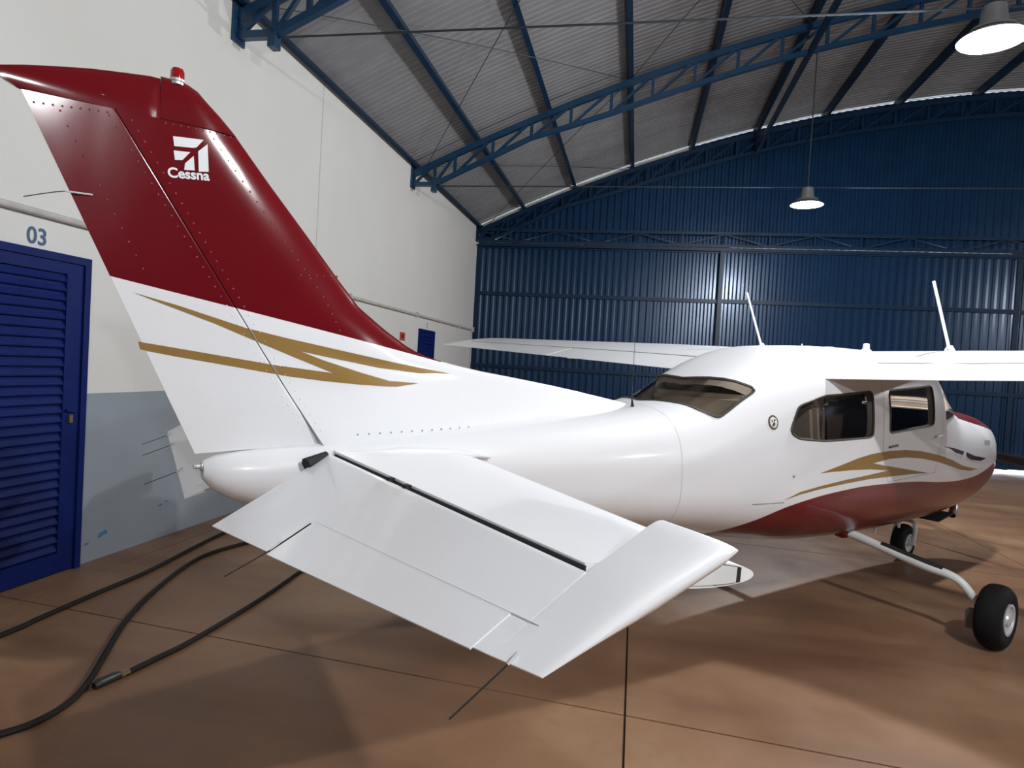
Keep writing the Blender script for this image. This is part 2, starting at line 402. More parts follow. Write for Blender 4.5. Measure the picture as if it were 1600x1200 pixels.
def build_roof():
    ce = empty('ceiling', ((XW+XR)/2, 4, 0)); tag(ce, kind='structure')
    cx, cy = (XW+XR)/2, 4.0
    # roof sheets: ribs run up the slope
    sw = 1.0; pr = corr(.125, .012, sw, .34); xs = [XW-.1+(XR-XW+.2)*k/28 for k in range(29)]
    bm = bmesh.new()
    ring_loft(bm, [[(x-cx, t, roof_z(x)+d) for t, d in pr] for x in xs], cap=False, closed=False)
    face_toward(bm, (0, 0, -1)); first = None; y = YF
    first = obj('roof_sheet', bm, M['roof'], ce, smooth=False, recalc=False); first.location = (0, YF-cy, 0)
    k = 1
    while YF+k < YB+.3: share(first, 'roof_sheet', ce, (0, YF+k-cy, 0)); k += 1
    # purlins
    for i, x in enumerate(PURLINS):
        z = roof_z(x)-.09; s = -2*.0176*(x-9.4)
        bm = bmesh.new(); a = (x-cx, YF-cy, z); b = (x-cx, YB-.02-cy, z)
        nrm = Vector((-s, 0, 1)).normalized()
        bar(bm, a, b, .075 if i else .05, .16 if i else .09, nrm); obj('purlin', bm, M['darksteel'], ce, smooth=False)
    # longitudinal strut at bottom-chord level
    bm = bmesh.new(); bar(bm, (2.45-cx, 6.1-cy, 7.12), (2.45-cx, 16.3-cy, 7.12), .07, .10); obj('strut', bm, M['darksteel'], ce, smooth=False)
    # cross-bracing rods under the sheets
    for (xa, ya, xb, yb) in ((-3.95, 11.42, -.41, 6.1), (-4.0, 6.1, -.41, 11.42), (-.41, 11.42, 2.45, 6.1), (-.41, 6.1, 2.45, 11.42), (-4.0, 16.4, -.41, 11.42), (-4.0, 11.42, -.41, 16.4)):
        bm = bmesh.new(); pts = []
        for k in range(9):
            t = k/8; x = xa+(xb-xa)*t; pts.append((x-cx, ya+(yb-ya)*t-cy, roof_z(x)-.19))
        tube(bm, pts, .0065, 6); obj('brace_rod', bm, M['rod'], ce)
build_back(); build_roof()

def build_truss(y, label, mat, hang=True):
    t = empty('roof_truss', (XW, y, 4.9)); tag(t, label, 'roof truss', 'arched roof trusses')
    def P(x, z): return (x-XW, 0, z-4.9)
    def topz(x): return roof_z(x)-.23
    def botz(x):
        if x < -3.79: return 4.96
        if x < -1.95: return 4.96+(x+3.79)*(5.83-4.96)/(1.84)
        return max(5.83, min(roof_z(x)-.64, 99)) if x > -1.0 else 5.83+(x+1.95)*((roof_z(-1.0)-.64)-5.83)/.95
    X1 = 11.6
    xs = [XW+.03, -3.79]+[-3.79+.37+.68*k for k in range(23)]
    xs = [x for x in xs if x < X1]
    bm = bmesh.new()
    for a, b in zip(xs, xs[1:]): bar(bm, P(a, topz(a)), P(b, topz(b)), .09, .10)
    obj('top_chord', bm, mat, t, smooth=False)
    bm = bmesh.new()
    for a, b in zip(xs, xs[1:]): bar(bm, P(a, botz(a)), P(b, botz(b)), .08, .075)
    obj('bottom_chord', bm, mat, t, smooth=False)
    for i, x in enumerate(xs):
        bm = bmesh.new(); bar(bm, P(x, botz(x)), P(x, topz(x)), .05, .05, (0, 1, 0)); obj('vertical_web', bm, mat, t, smooth=False)
        if i+1 < len(xs):
            x2 = xs[i+1]; bm = bmesh.new(); bar(bm, P(x, botz(x)), P(x2, topz(x2)), .04, .045, (0, 1, 0)); obj('diagonal_web', bm, mat, t, smooth=False)
    bm = bmesh.new(); boxb(bm, (-.0, -.1, -.02), (.03, .1, .50)); obj('wall_plate', bm, mat, t, smooth=False)
    bm = bmesh.new(); boxb(bm, (.38, -.06, -.08), (.46, .06, .06)); obj('rod_anchor', bm, mat, t, smooth=False)
    bm = bmesh.new(); tube(bm, [P(-3.8, 4.93), P(4, 4.94), P(X1, 4.95)], .0105, 8); obj('tie_rod', bm, M['rod'], t)
build_truss(6.10, 'blue arched steel roof truss in the upper left corner, nearest of the three', M['steel'])
build_truss(11.42, 'blue arched steel lattice truss crossing the middle of the roof', M['steel'])
build_truss(16.33, 'dark blue arched truss against the back gable, farthest of the three', M['darksteel'])

def build_header():
    t = empty('header_truss', (XW+.10, YB-.30, 4.87)); tag(t, 'long horizontal blue lattice beam above the corrugated hangar doors', 'beam')
    w = 17.0
    for nm, z in (('bottom_chord', .03), ('top_chord', .33)):
        bm = bmesh.new(); boxb(bm, (0, -.04, z-.03), (w, .04, z+.03)); obj(nm, bm, M['darksteel'], t, smooth=False)
    bm = bmesh.new(); boxb(bm, (0, -.05, -.09), (w, .03, -.02)); obj('door_track', bm, M['darksteel'], t, smooth=False)
    n = 17
    for k in range(n+1):
        bm = bmesh.new(); boxb(bm, (k*w/n-.015, -.015, .05), (k*w/n+.015, .015, .31)); obj('vertical_web', bm, M['darksteel'], t, smooth=False)
        if k < n:
            a, b = (.05, .31) if k % 2 else (.31, .05)
            bm = bmesh.new(); bar(bm, (k*w/n, 0, a), ((k+1)*w/n, 0, b), .025, .03, (0, 1, 0)); obj('diagonal_web', bm, M['darksteel'], t, smooth=False)
build_header()

def build_side_door(n, y0, y1, slats, number, nlab):
    H = 2.39; e = empty('door_%d' % n, (XW, (y0+y1)/2, 0)); tag(e, kind='structure')
    h = (y1-y0)/2
    for nm, a, b in (('frame_jamb', (0, -h, 0), (.045, -h+.055, H)), ('frame_jamb', (0, h-.055, 0), (.045, h, H)), ('frame_head', (0, -h+.055, H-.055), (.045, h-.055, H)),
                     ('stile', (.0, -h+.06, .01), (.03, -h+.16, H-.06)), ('stile', (.0, h-.20, .01), (.03, h-.06, H-.06)),
                     ('rail', (.0, -h+.16, .01), (.03, h-.20, .16)), ('rail', (.0, -h+.16, H-.14), (.03, h-.20, H-.06)),
                     ('backing', (.0, -h+.16, .16), (.006, h-.20, H-.14))):
        bm = bmesh.new(); boxb(bm, a, b); obj(nm, bm, M['doorblue'], e, smooth=False)
    p = (H-.30)/slats; bm = bmesh.new()
    w0, w1 = -h+.16, h-.20
    pr = [(.006, 0), (.026, .010), (.028, .018), (.012, p*.80), (.006, p*.80)]
    ring_loft(bm, [[(x, y, z) for x, z in pr] for y in (w0, w1)])
    first = obj('slat', bm, M['doorblue'], e, smooth=False); first.location = (0, 0, .16)
    for k in range(1, slats): share(first, 'slat', e, (0, 0, .16+k*p))
    bm = bmesh.new(); boxb(bm, (.03, h-.155, 1.14), (.05, h-.125, 1.20)); lk = obj('padlock', bm, M['brass'], e, smooth=False)
    bm = bmesh.new(); bar(bm, (.045, h-.18, 1.235), (.045, h-.09, 1.225), .012, .02); obj('latch', bm, M['doorblue'], e, smooth=False)
    me, w = text_mesh(number, .165, .003); me.materials.append(M['number'])
    o = bpy.data.objects.new('door_number', me); COL.objects.link(o)
    o.rotation_euler = Matrix(((0, 0, 1), (1, 0, 0), (0, 1, 0))).to_euler(); o.location = (XW+.003, nlab-w/2, 2.425)
    tag(o, ('blue painted numerals 03 on the wall above the near louvred door' if number == '03' else 'small painted numeral above the far blue door'), 'number')
build_side_door(1, 3.22, 4.37, 30, '03', 3.93)
build_side_door(2, 12.20, 13.15, 28, '1', 12.72)

def build_wall_things():
    bm = bmesh.new(); x = XW+.03
    tube(bm, [(x, YF+.2, 2.645), (x, 2, 2.645), (x, 8, 2.64), (x, 16.25, 2.635)], .025, 10)
    o = tag(obj('wall_conduit', bm, M['pipe']), 'long grey conduit pipe running along the white wall above the doors', 'conduit')
    for y in (-6, -3, 0, 3.0, 6, 9, 12, 15):
        bm = bmesh.new(); boxb(bm, (XW, y-.015, 2.60), (XW+.062, y+.015, 2.685)); obj('clip', bm, M['pipe'], o, smooth=False)
    bm = bmesh.new(); boxb(bm, (XW, 16.22, 2.58), (XW+.07, 16.34, 2.70)); jb = obj('junction_box', bm, M['pipe'], o, smooth=False)
    bm = bmesh.new(); tube(bm, [(x-.01, 16.28, 2.58), (x-.01, 16.28, .9)], .012, 8); obj('drop_pipe', bm, M['pipe'], o)
    s = empty('extinguisher_sign', (XW, 11.32, 2.13)); tag(s, 'small red and white sign plate on the wall beside the fin', 'sign')
    bm = bmesh.new(); boxb(bm, (.002, -.12, -.02), (.012, .12, .13)); obj('red_plate', bm, M['signred'], s, smooth=False)
    bm = bmesh.new(); boxb(bm, (.002, -.12, -.13), (.012, .12, -.022)); obj('white_plate', bm, M['signwhite'], s, smooth=False)
    bm = bmesh.new(); boxb(bm, (.012, -.05, .03), (.014, .05, .09)); obj('pictogram', bm, M['gap'], s, smooth=False)
build_wall_things()

def build_lamp(x, y, z, label):
    e = empty('hangar_lamp', (x, y, z)); e.scale = (1.25, 1.25, 1.0); tag(e, label, 'lamp', 'hanging hangar lamps')
    bm = bmesh.new(); lathe(bm, [(.34, .02), (.33, .07), (.16, .085), (.15, .13), (.12, .14), (.11, .02)], (0, 0, 0), (0, 0, 1), 20); obj('housing', bm, M['lamphousing'], e)
    bm = bmesh.new(); lathe(bm, [(.13, .10), (.125, .12), (.06, .205), (.055, .20), (.115, .10)], (0, 0, 0), (0, 0, 1), 28); obj('reflector', bm, M['lamphousing'], e)
    bm = bmesh.new(); lathe(bm, [(.12, .10), (.075, .155), (.06, .15), (.052, .10), (.05, 0)], (0, 0, 0), (0, 0, 1), 24); obj('diffuser', bm, M['lampglow'], e)
    bm = bmesh.new(); tube(bm, [(0, 0, .33), (0, 0, roof_z(x)-.7-z)], .008, 6); obj('suspension_cable', bm, M['rod'], e)
    l = bpy.data.lights.new('lamp_light', 'POINT'); l.energy = LAMP_POWER; l.shadow_soft_size = .10; l.color = (.97, .985, 1)
    lo = bpy.data.objects.new('lamp_light', l); COL.objects.link(lo); lo.parent = e; lo.location = (0, 0, -.06)
for s in LAMP_SPOTS: build_lamp(*s)

# ================================================================ AIRPLANE (own frame: X forward, Y left, Z up)
PLANE_LOC, PLANE_RZ = (3.774, 8.403, 0), math.radians(47.3233)
AP = empty('airplane', PLANE_LOC, PLANE_RZ)
tag(AP, 'white single-engine high-wing airplane with dark red tail and belly and gold stripes', 'airplane')
ST=[ # x, zb, zw, zt, w, nt, nb
(-8.135,1.215,1.25,1.290,.030,2.0,2.0),
(-8.09,1.165,1.245,1.312,.062,2.0,2.0),
(-7.95,1.098,1.23,1.338,.108,2.2,2.1),
(-7.60,1.040,1.22,1.375,.170,2.3,2.2),
(-7.00,.955,1.18,1.430,.262,2.5,2.2),
(-6.30,.855,1.13,1.490,.362,2.8,2.3),
(-5.70,.770,1.10,1.548,.447,3.0,2.3),
(-5.30,.712,1.08,1.650,.502,2.9,2.3),
(-5.00,.665,1.07,1.790,.535,3.0,2.3),
(-4.66,.615,1.06,1.925,.562,3.2,2.3),
(-4.30,.565,1.05,2.010,.585,3.5,2.4),
(-3.90,.530,1.05,2.045,.600,3.8,2.4),
(-3.30,.500,1.05,2.065,.605,4.0,2.4),
(-2.60,.490,1.05,2.070,.600,4.0,2.4),
(-2.27,.490,1.05,2.030,.596,3.8,2.4),
(-2.00,.490,1.05,1.840,.588,3.6,2.4),
(-1.70,.495,1.05,1.630,.574,3.4,2.4),
(-1.30,.525,1.04,1.580,.560,3.3,2.4),
(-.90,.600,1.05,1.545,.535,3.4,2.5),
(-.60,.700,1.06,1.495,.495,3.2,2.5),
(-.42,.800,1.08,1.420,.430,3.0,2.5),
(-.33,.890,1.09,1.330,.340,2.8,2.4)]
_S=np.array(ST);_X=_S[:,0]
def _slopes(x,y):
    h=np.diff(x);d=np.diff(y)/h;m=np.zeros(len(x))
    m[0]=d[0];m[-1]=d[-1]
    for i in range(1,len(x)-1):
        if d[i-1]*d[i]>0:
            w1=2*h[i]+h[i-1];w2=h[i]+2*h[i-1];m[i]=(w1+w2)/(w1/d[i-1]+w2/d[i])
    return m
_M=[_slopes(_X,_S[:,k]) for k in range(7)]
def prof(x):
    x=min(max(x,_X[0]),_X[-1]);i=min(max(int(np.searchsorted(_X,x))-1,0),len(_X)-2)
    h=_X[i+1]-_X[i];t=(x-_X[i])/h;o=[]
    for k in range(1,7):
        y0,y1=_S[i,k],_S[i+1,k];m0,m1=_M[k][i],_M[k][i+1]
        o.append(y0*(2*t**3-3*t*t+1)+h*m0*(t**3-2*t*t+t)+y1*(-2*t**3+3*t*t)+h*m1*(t**3-t*t))
    return o
def yside(x,z):
    zb,zw,zt,w,nt,nb=prof(x)
    a,n=((z-zw)/(zt-zw),nt) if z>=zw else ((zw-z)/(zw-zb),nb)
    a=min(a,.9999);return w*(1-a**n)**(1/n)
def ztop(x,y):
    zb,zw,zt,w,nt,nb=prof(x);a=min(abs(y)/w,.9999)
    return zw+(zt-zw)*(1-a**nt)**(1/nt)

def lerp(a, b, t): return a+(b-a)*t
def V(*p): return Vector(p)

# ---- fuselage shell
def fus_ring(x, inset=0, n=72):
    zb, zw, zt, w, nt_, nb = prof(x); out = []
    w = max(w-inset, .01); zt -= inset; zb += inset
    for k in range(n):
        a = 2*math.pi*(k+.5)/n; c, s = math.cos(a), math.sin(a)
        e = nt_ if s >= 0 else nb
        y = w*math.copysign(abs(c)**(2/e), c); z = zw+(zt-zw if s >= 0 else zw-zb)*math.copysign(abs(s)**(2/e), s)
        out.append((x, y, z))
    return out
WIN_REAR = [(-4.655, 1.425), (-4.545, 1.595), (-4.25, 1.672), (-3.585, 1.722), (-3.585, 1.378), (-4.25, 1.360), (-4.56, 1.380)]
WIN_DOOR = [(-3.315, 1.733), (-2.47, 1.795), (-2.48, 1.458), (-3.32, 1.403)]
WIN_BACK = [(-5.27, -.425), (-5.36, -.36), (-5.46, -.2), (-5.53, 0), (-5.46, .2), (-5.36, .36), (-5.27, .425), (-4.88, .43), (-5.0, .30), (-5.07, .15), (-5.10, 0), (-5.07, -.15), (-5.0, -.30), (-4.88, -.43)]
def prism(poly, to3, lo, hi):
    bm = bmesh.new(); a = [bm.verts.new(to3(p, lo)) for p in poly]; b = [bm.verts.new(to3(p, hi)) for p in poly]; n = len(poly)
    bm.faces.new(a); bm.faces.new(b)
    for k in range(n): bm.faces.new((a[k], a[(k+1) % n], b[(k+1) % n], b[k]))
    bmesh.ops.triangulate(bm, faces=[f for f in bm.faces if len(f.verts) > 4])
    return bm
def build_fuselage():
    xs = []
    for a, b in zip(ST, ST[1:]):
        n = max(2, int((b[0]-a[0])/.07)); xs += [lerp(a[0], b[0], k/n) for k in range(n)]
    xs.append(ST[-1][0])
    bm = bmesh.new(); rings = [fus_ring(x) for x in xs]
    # rounded nose bowl
    last = rings[-1]; cx = sum(p[2] for p in last)/len(last)
    for dx, s in ((.025, .86), (.035, .6)):
        rings.append([(ST[-1][0]+dx, p[1]*s, cx+(p[2]-cx)*s) for p in last])
    ring_loft(bm, rings)
    fus = obj('fuselage', bm, [M['fuselage'], M['interior']], AP)
    cutters = []
    bm = bmesh.new(); ring_loft(bm, [fus_ring(lerp(-5.45, -1.75, k/30), .045, 40) for k in range(31)])
    cutters.append(obj('cut', bm, [M['fuselage'], M['interior']]))
    for poly in (rounded(WIN_REAR, .05), rounded(WIN_DOOR, .05)):
        cutters.append(obj('cut', prism(poly, lambda p, t: (p[0], t, p[1]), -1, 1), [M['fuselage'], M['interior']]))
    cutters.append(obj('cut', prism([(-2.20, 1.50), (-1.69, 1.582), (-1.69, 1.8), (-2.20, 2.3)], lambda p, t: (p[0], t, p[1]), -1, 1), [M['fuselage'], M['interior']]))
    cutters.append(obj('cut', prism(rounded(WIN_BACK, .04), lambda p, t: (p[0], p[1], t), 1.40, 2.3), [M['fuselage'], M['interior']]))
    for c in cutters:
        for p in c.data.polygons: p.material_index = 1
        c.parent = AP
        m = fus.modifiers.new('b', 'BOOLEAN'); m.operation = 'DIFFERENCE'; m.solver = 'EXACT'; m.object = c; m.material_mode = 'INDEX'
    bpy.context.view_layer.update()
    dg = bpy.context.evaluated_depsgraph_get()
    me = bpy.data.meshes.new_from_object(fus.evaluated_get(dg)); fus.modifiers.clear(); fus.data = me
    me.set_sharp_from_angle(angle=math.radians(30))
    for c in cutters: bpy.data.objects.remove(c)
    return fus
FUS = build_fuselage()

def side_fn(s, off): return lambda x, z: (x, s*(yside(x, z)+off), z)
def top_fn(off): return lambda x, y: (x, y, ztop(x, y)+off)
def loop_tube(poly, fn, rad, name, mat, parent, n=6):
    pts = []
    for i in range(len(poly)):
        a, b = Vector(poly[i]), Vector(poly[(i+1) % len(poly)]); k = max(1, int((b-a).length/.06))
        pts += [tuple(a.lerp(b, j/k)) for j in range(k)]
    P3 = [Vector(fn(*p)) for p in pts]; bm = bmesh.new(); rings = []; m = len(P3)
    for i in range(m):
        d = (P3[(i+1) % m]-P3[i-1]).normalized(); r = d.cross(Vector((0, .7, .7))).normalized(); u = d.cross(r)
        rings.append([P3[i]+(r*math.cos(2*math.pi*k/n)+u*math.sin(2*math.pi*k/n))*rad for k in range(n)])
    rings.append(rings[0]); ring_loft(bm, rings, cap=False); bmesh.ops.remove_doubles(bm, verts=bm.verts[:], dist=1e-5)
    return obj(name, bm, mat, parent)
def build_windows():
    for s in (-1, 1):
        for poly in (WIN_REAR, WIN_DOOR):
            rp = rounded(poly, .05); g = map_patch(patch(rp, None, .12), side_fn(s, -.006)); face_toward(g, (0, s, 0))
            w = obj('side_window', g, M['glass'], AP, recalc=False); loop_tube(rp, side_fn(s, .000), .008, 'window_seal', M['seal'], w)
    rp = rounded(WIN_BACK, .04); g = map_patch(patch(rp, None, .1), top_fn(-.006)); face_toward(g, (0, 0, 1))
    w = obj('rear_window', g, M['glass'], AP, recalc=False); loop_tube(rp, top_fn(0), .009, 'window_seal', M['seal'], w)
    # windscreen wraps over the nose of the cabin
    bm = bmesh.new(); rows = []
    for i in range(13):
        x = lerp(-2.20, -1.69, i/12); zl = 1.49+(x+2.24)*.16; row = []
        zb, zw, zt, w, nt_, nb = prof(x)
        amax = math.asin(min(1, max(0, ((zl-zw)/(zt-zw))))**(nt_/2)) if zl < zt else math.pi/2
        for k in range(33):
            a = lerp(amax, math.pi-amax, k/32); c, sn = math.cos(a), math.sin(a)
            y = w*math.copysign(abs(c)**(2/nt_), c); z = zw+(zt-zw)*abs(sn)**(2/nt_)
            row.append((x+.004, y*1.008, z+.005))
        rows.append(row)
    ring_loft(bm, rows, cap=False, closed=False); face_toward(bm, (1, 0, 1)); obj('windscreen', bm, M['glass'], AP, recalc=False)
build_windows()

def side_decal(poly, name, mat, off=.0025, parent=FUS, both=True):
    for s in ((-1, 1) if both else (-1,)):
        g = map_patch(patch(poly, None, .09), side_fn(s, off)); face_toward(g, (0, s, 0)); obj(name, g, mat, parent, recalc=False)
FINSW= [(-8.41, 1.955), (-8.2554, 1.9205), (-7.9977, 1.8512), (-7.8159, 1.8189), (-7.5498, 1.7771), (-7.3043, 1.7394), (-6.991, 1.6996), (-7.1709, 1.6948), (-7.3907, 1.7123), (-7.594, 1.7415), (-7.7714, 1.7692), (-7.661, 1.7326), (-7.4862, 1.6856), (-7.3373, 1.6512), (-7.1745, 1.6447), (-7.2978, 1.6258), (-7.4831, 1.6296), (-7.6564, 1.6407), (-7.8185, 1.6563), (-8.0667, 1.6918), (-8.2474, 1.7166), (-8.3778, 1.7372), (-8.387, 1.7671), (-8.2487, 1.7499), (-8.0682, 1.7265), (-7.872, 1.701), (-7.6134, 1.6771), (-7.7696, 1.7323), (-7.9764, 1.8074), (-8.1201, 1.8609), (-8.2548, 1.9044)]
LOGO= [[(-8.3024, 2.5736), (-8.1931, 2.5852), (-8.2174, 2.5503), (-8.2278, 2.5454), (-8.2964, 2.5366)], [(-8.2978, 2.5198), (-8.2393, 2.5261), (-8.2656, 2.4895), (-8.2919, 2.4845)], [(-8.2266, 2.5147), (-8.2205, 2.4585), (-8.2579, 2.4535), (-8.2557, 2.4792)], [(-8.1785, 2.5719), (-8.1696, 2.464), (-8.2055, 2.4572), (-8.2114, 2.5356)]]
FUSW= [(-4.2933, 1.137), (-4.045, 1.1812), (-3.8032, 1.2245), (-3.5883, 1.2507), (-3.3029, 1.2651), (-3.0177, 1.2638), (-2.7056, 1.2433), (-2.3653, 1.2015), (-2.0169, 1.1404), (-1.7024, 1.0704), (-1.2911, 1.0184), (-1.5166, 1.0152), (-1.7831, 1.0404), (-2.0461, 1.0882), (-2.3542, 1.141), (-2.6952, 1.1824), (-3.0081, 1.2038), (-3.2934, 1.2019), (-3.5655, 1.1793), (-3.3395, 1.1486), (-3.0224, 1.1108), (-2.5417, 1.0517), (-2.9239, 1.0601), (-3.2714, 1.0622), (-3.5858, 1.0621), (-3.9625, 1.0477), (-4.2698, 1.0272), (-4.5085, 1.002), (-4.6812, 0.9705), (-4.5118, 1.0187), (-4.2725, 1.0476), (-3.9659, 1.0735), (-3.6883, 1.0882), (-3.4387, 1.1035), (-3.2929, 1.1113), (-3.5967, 1.1356), (-3.885, 1.1418), (-4.1442, 1.1418)]
COWLA= [(-2.2775, 1.2733), (-2.0044, 1.2489), (-1.7088, 1.2057), (-1.7375, 1.1741), (-1.936, 1.2038), (-2.0926, 1.2466)]
COWLB= [(-1.6438, 1.1978), (-1.4125, 1.1532), (-1.0435, 1.1141), (-1.2292, 1.0962), (-1.505, 1.1201), (-1.6392, 1.1591)]
def build_fuselage_marks():
    side_decal(FUSW, 'gold_stripe', M['gold'])
    side_decal(COWLA, 'dark_stripe', M['dark_stripe']); side_decal(COWLB, 'dark_stripe', M['dark_stripe'])
    # small grey lettering blocks on the cowl side
    x0, x1, z0, z1 = -1.10, -.90, 1.255, 1.290
    for k in range(4):
        a = lerp(x0, x1, k/4+.02); b = lerp(x0, x1, (k+1)/4-.03); side_decal([(a, z0), (b, z0), (b, z1), (a, z1)], 'cowl_lettering', M['grey_mark'])
    # round emblem behind the rear side window
    ex, ez = -4.815, 1.488
    for nm, r, mat, off in (('emblem', .047, 'seal', .0025), ('emblem_ring', .041, 'gold', .0035), ('emblem_face', .034, 'logo', .0045)):
        p = [(ex+r*math.cos(2*math.pi*k/28), ez+r*math.sin(2*math.pi*k/28)) for k in range(28)]
        side_decal(p, nm, M[mat], off, both=False)
    for p in ([(-.020, -.022), (.0, -.026), (.012, -.006), (.004, .006), (-.006, -.004)], [(.004, .004), (.020, .012), (.014, .024), (.002, .016)], [(-.022, .002), (-.012, .0), (-.010, .016), (-.018, .018)], [(.012, -.022), (.022, -.012), (.014, -.008)]):
        side_decal([(ex+a, ez+b) for a, b in p], 'emblem_figure', M['seal'], .0055, both=False)
    def strip(a, b, w, name, mat, off=.002):
        a, b = Vector(a), Vector(b); n = Vector((-(b-a).y, (b-a).x)).normalized()*w/2
        side_decal([tuple(a+n), tuple(a-n), tuple(b-n), tuple(b+n)], name, mat, off)
    strip((-4.99, .962), (-4.67, .955), .006, 'seam_line', M['grey_mark'])
    # door outline
    d = [(-3.42, 1.30), (-3.42, 1.84), (-2.30, 1.86), (-2.28, 1.40), (-2.40, 1.05), (-3.30, 1.02)]
    for a, b in zip(d, d[1:]+d[:1]): strip(a, b, .004, 'door_seam', M['grey_mark'])
    bm = bmesh.new(); tube(bm, [(-3.32, -.607, 1.293), (-3.18, -.609, 1.305)], .009, 8); obj('door_handle', bm, M['seal'], AP)
    bm = bmesh.new(); tube(bm, [(-2.45, -.612, 1.362), (-2.33, -.612, 1.372)], .010, 8); obj('door_hinge', bm, M['white'], AP)
    bm = bmesh.new(); lathe(bm, [(0, .010), (.006, .009), (.007, .0)], (-4.596, -.568, 1.13), (0, -1, 0), 10); obj('static_port', bm, M['grey_mark'], AP)
    bm = bmesh.new(); tube(bm, [(-2.72, -.575, .945), (-2.62, -.578, .945)], .010, 8); obj('fuel_drain', bm, M['white'], AP)
    # panel lines on the tail cone
    for x in (-5.62,):
        bm = bmesh.new(); r = fus_ring(x, -.0012, 72); r2 = fus_ring(x+.003, -.0012, 72); ring_loft(bm, [r, r2], cap=False); obj('panel_seam', bm, M['softgrey'], FUS)
build_fuselage_marks()

# ---- thin lifting surfaces
US = [0, .004, .012, .03, .06, .1, .16, .24, .34, .45, .56, .67, .78, .88, .95, 1.0]
def sh_front(u):            # fixed surface: round nose, blunt at the hinge
    return math.sqrt(max(0, 1-(1-u/.42)**2)) if u < .42 else 1-.30*((u-.42)/.58)
def sh_elev(u): return (math.sqrt(max(0, 1-(1-u/.03)**2)) if u < .03 else 1.0)*(1-.93*u)
def sh_ctrl(u):             # control surface: rounded hinge nose, straight taper
    return (math.sqrt(max(0, 1-(1-u/.07)**2)) if u < .07 else 1.0)*(1-.93*u)
def sh_rud(u): return (math.sqrt(max(0, 1-(1-u/.006)**2)) if u < .006 else 1.0)*(1-.93*u)
def sh_foil(u): return 5*(.2969*math.sqrt(u)-.126*u-.3516*u*u+.2843*u**3-.1015*u**4)*2
def sections_mesh(bm, secs, shape, normal=None, camber=0, u0=0, u1=1):
    """secs: (LE, TE, half_thickness[, own shape]) ; shape(u)"""
    rings = []; base_shape = shape
    for i, sec_ in enumerate(secs):
        le, te, T = sec_[:3]; shape = sec_[3] if len(sec_) > 3 else base_shape
        le, te = Vector(le), Vector(te); ch = te-le
        if normal is None:
            a = Vector(secs[max(i-1, 0)][0])-Vector(secs[min(i+1, len(secs)-1)][0]); nr = ch.cross(a).normalized()
            if nr.z < 0: nr = -nr
        else: nr = Vector(normal)
        us = [u0+(u1-u0)*u for u in US]
        cam = lambda u: camber*ch.length*4*u*(1-u)
        up = [le+ch*u+nr*(cam(u)+T*shape(u)) for u in us]; dn = [le+ch*u+nr*(cam(u)-T*shape(u)) for u in us]
        rings.append(up+dn[::-1])
    ring_loft(bm, rings)

# ---- fin and rudder
FIN_LE = [(1.20, -5.40), (1.50, -5.43), (1.556, -5.575), (1.569, -5.692), (1.612, -5.98), (1.658, -6.283), (1.692, -6.55), (1.724, -6.821), (1.771, -7.089), (1.813, -7.207), (1.897, -7.351), (1.991, -7.487), (2.099, -7.587), (2.279, -7.745), (2.475, -7.922), (2.649, -8.072)]
FIN_T = [(1.2, .165), (1.38, .125), (1.5, .088), (1.6, .066), (1.75, .054), (2.0, .048), (2.65, .040), (2.9, .03)]
def tab(t, z):
    if z <= t[0][0]: return t[0][1]
    for (a, x), (b, y) in zip(t, t[1:]):
        if z <= b: return lerp(x, y, (z-a)/(b-a))
    return t[-1][1]
def fin_le(z): return tab(FIN_LE, z)
def hinge_x(z): return -7.662-(z-1.359)*.6577
def te_x(z): return -8.167-(z-1.321)*.4680
def fin_shape(z):
    k = min(1, max(0, (fin_le(z)-hinge_x(z)-.65)/.9))
    def f(u):
        a = sh_front(u); b = min(1, u/.75)**.8*(1-.30*max(0, u-.75)/.25)
        return a*(1-k)+b*k
    return f
def rud_T(z): return tab(FIN_T, z)*.70 if z > 1.5 else min(.06, tab(FIN_T, z)*.70)
def fin_y(x, z):
    if x > hinge_x(z):
        u = (fin_le(z)-x)/max(.01, fin_le(z)-hinge_x(z)); return tab(FIN_T, z)*fin_shape(z)(min(max(u, 0), 1))
    u = (hinge_x(z)-x)/(hinge_x(z)-te_x(z)); return rud_T(z)*sh_rud(min(max(u, 0), 1))
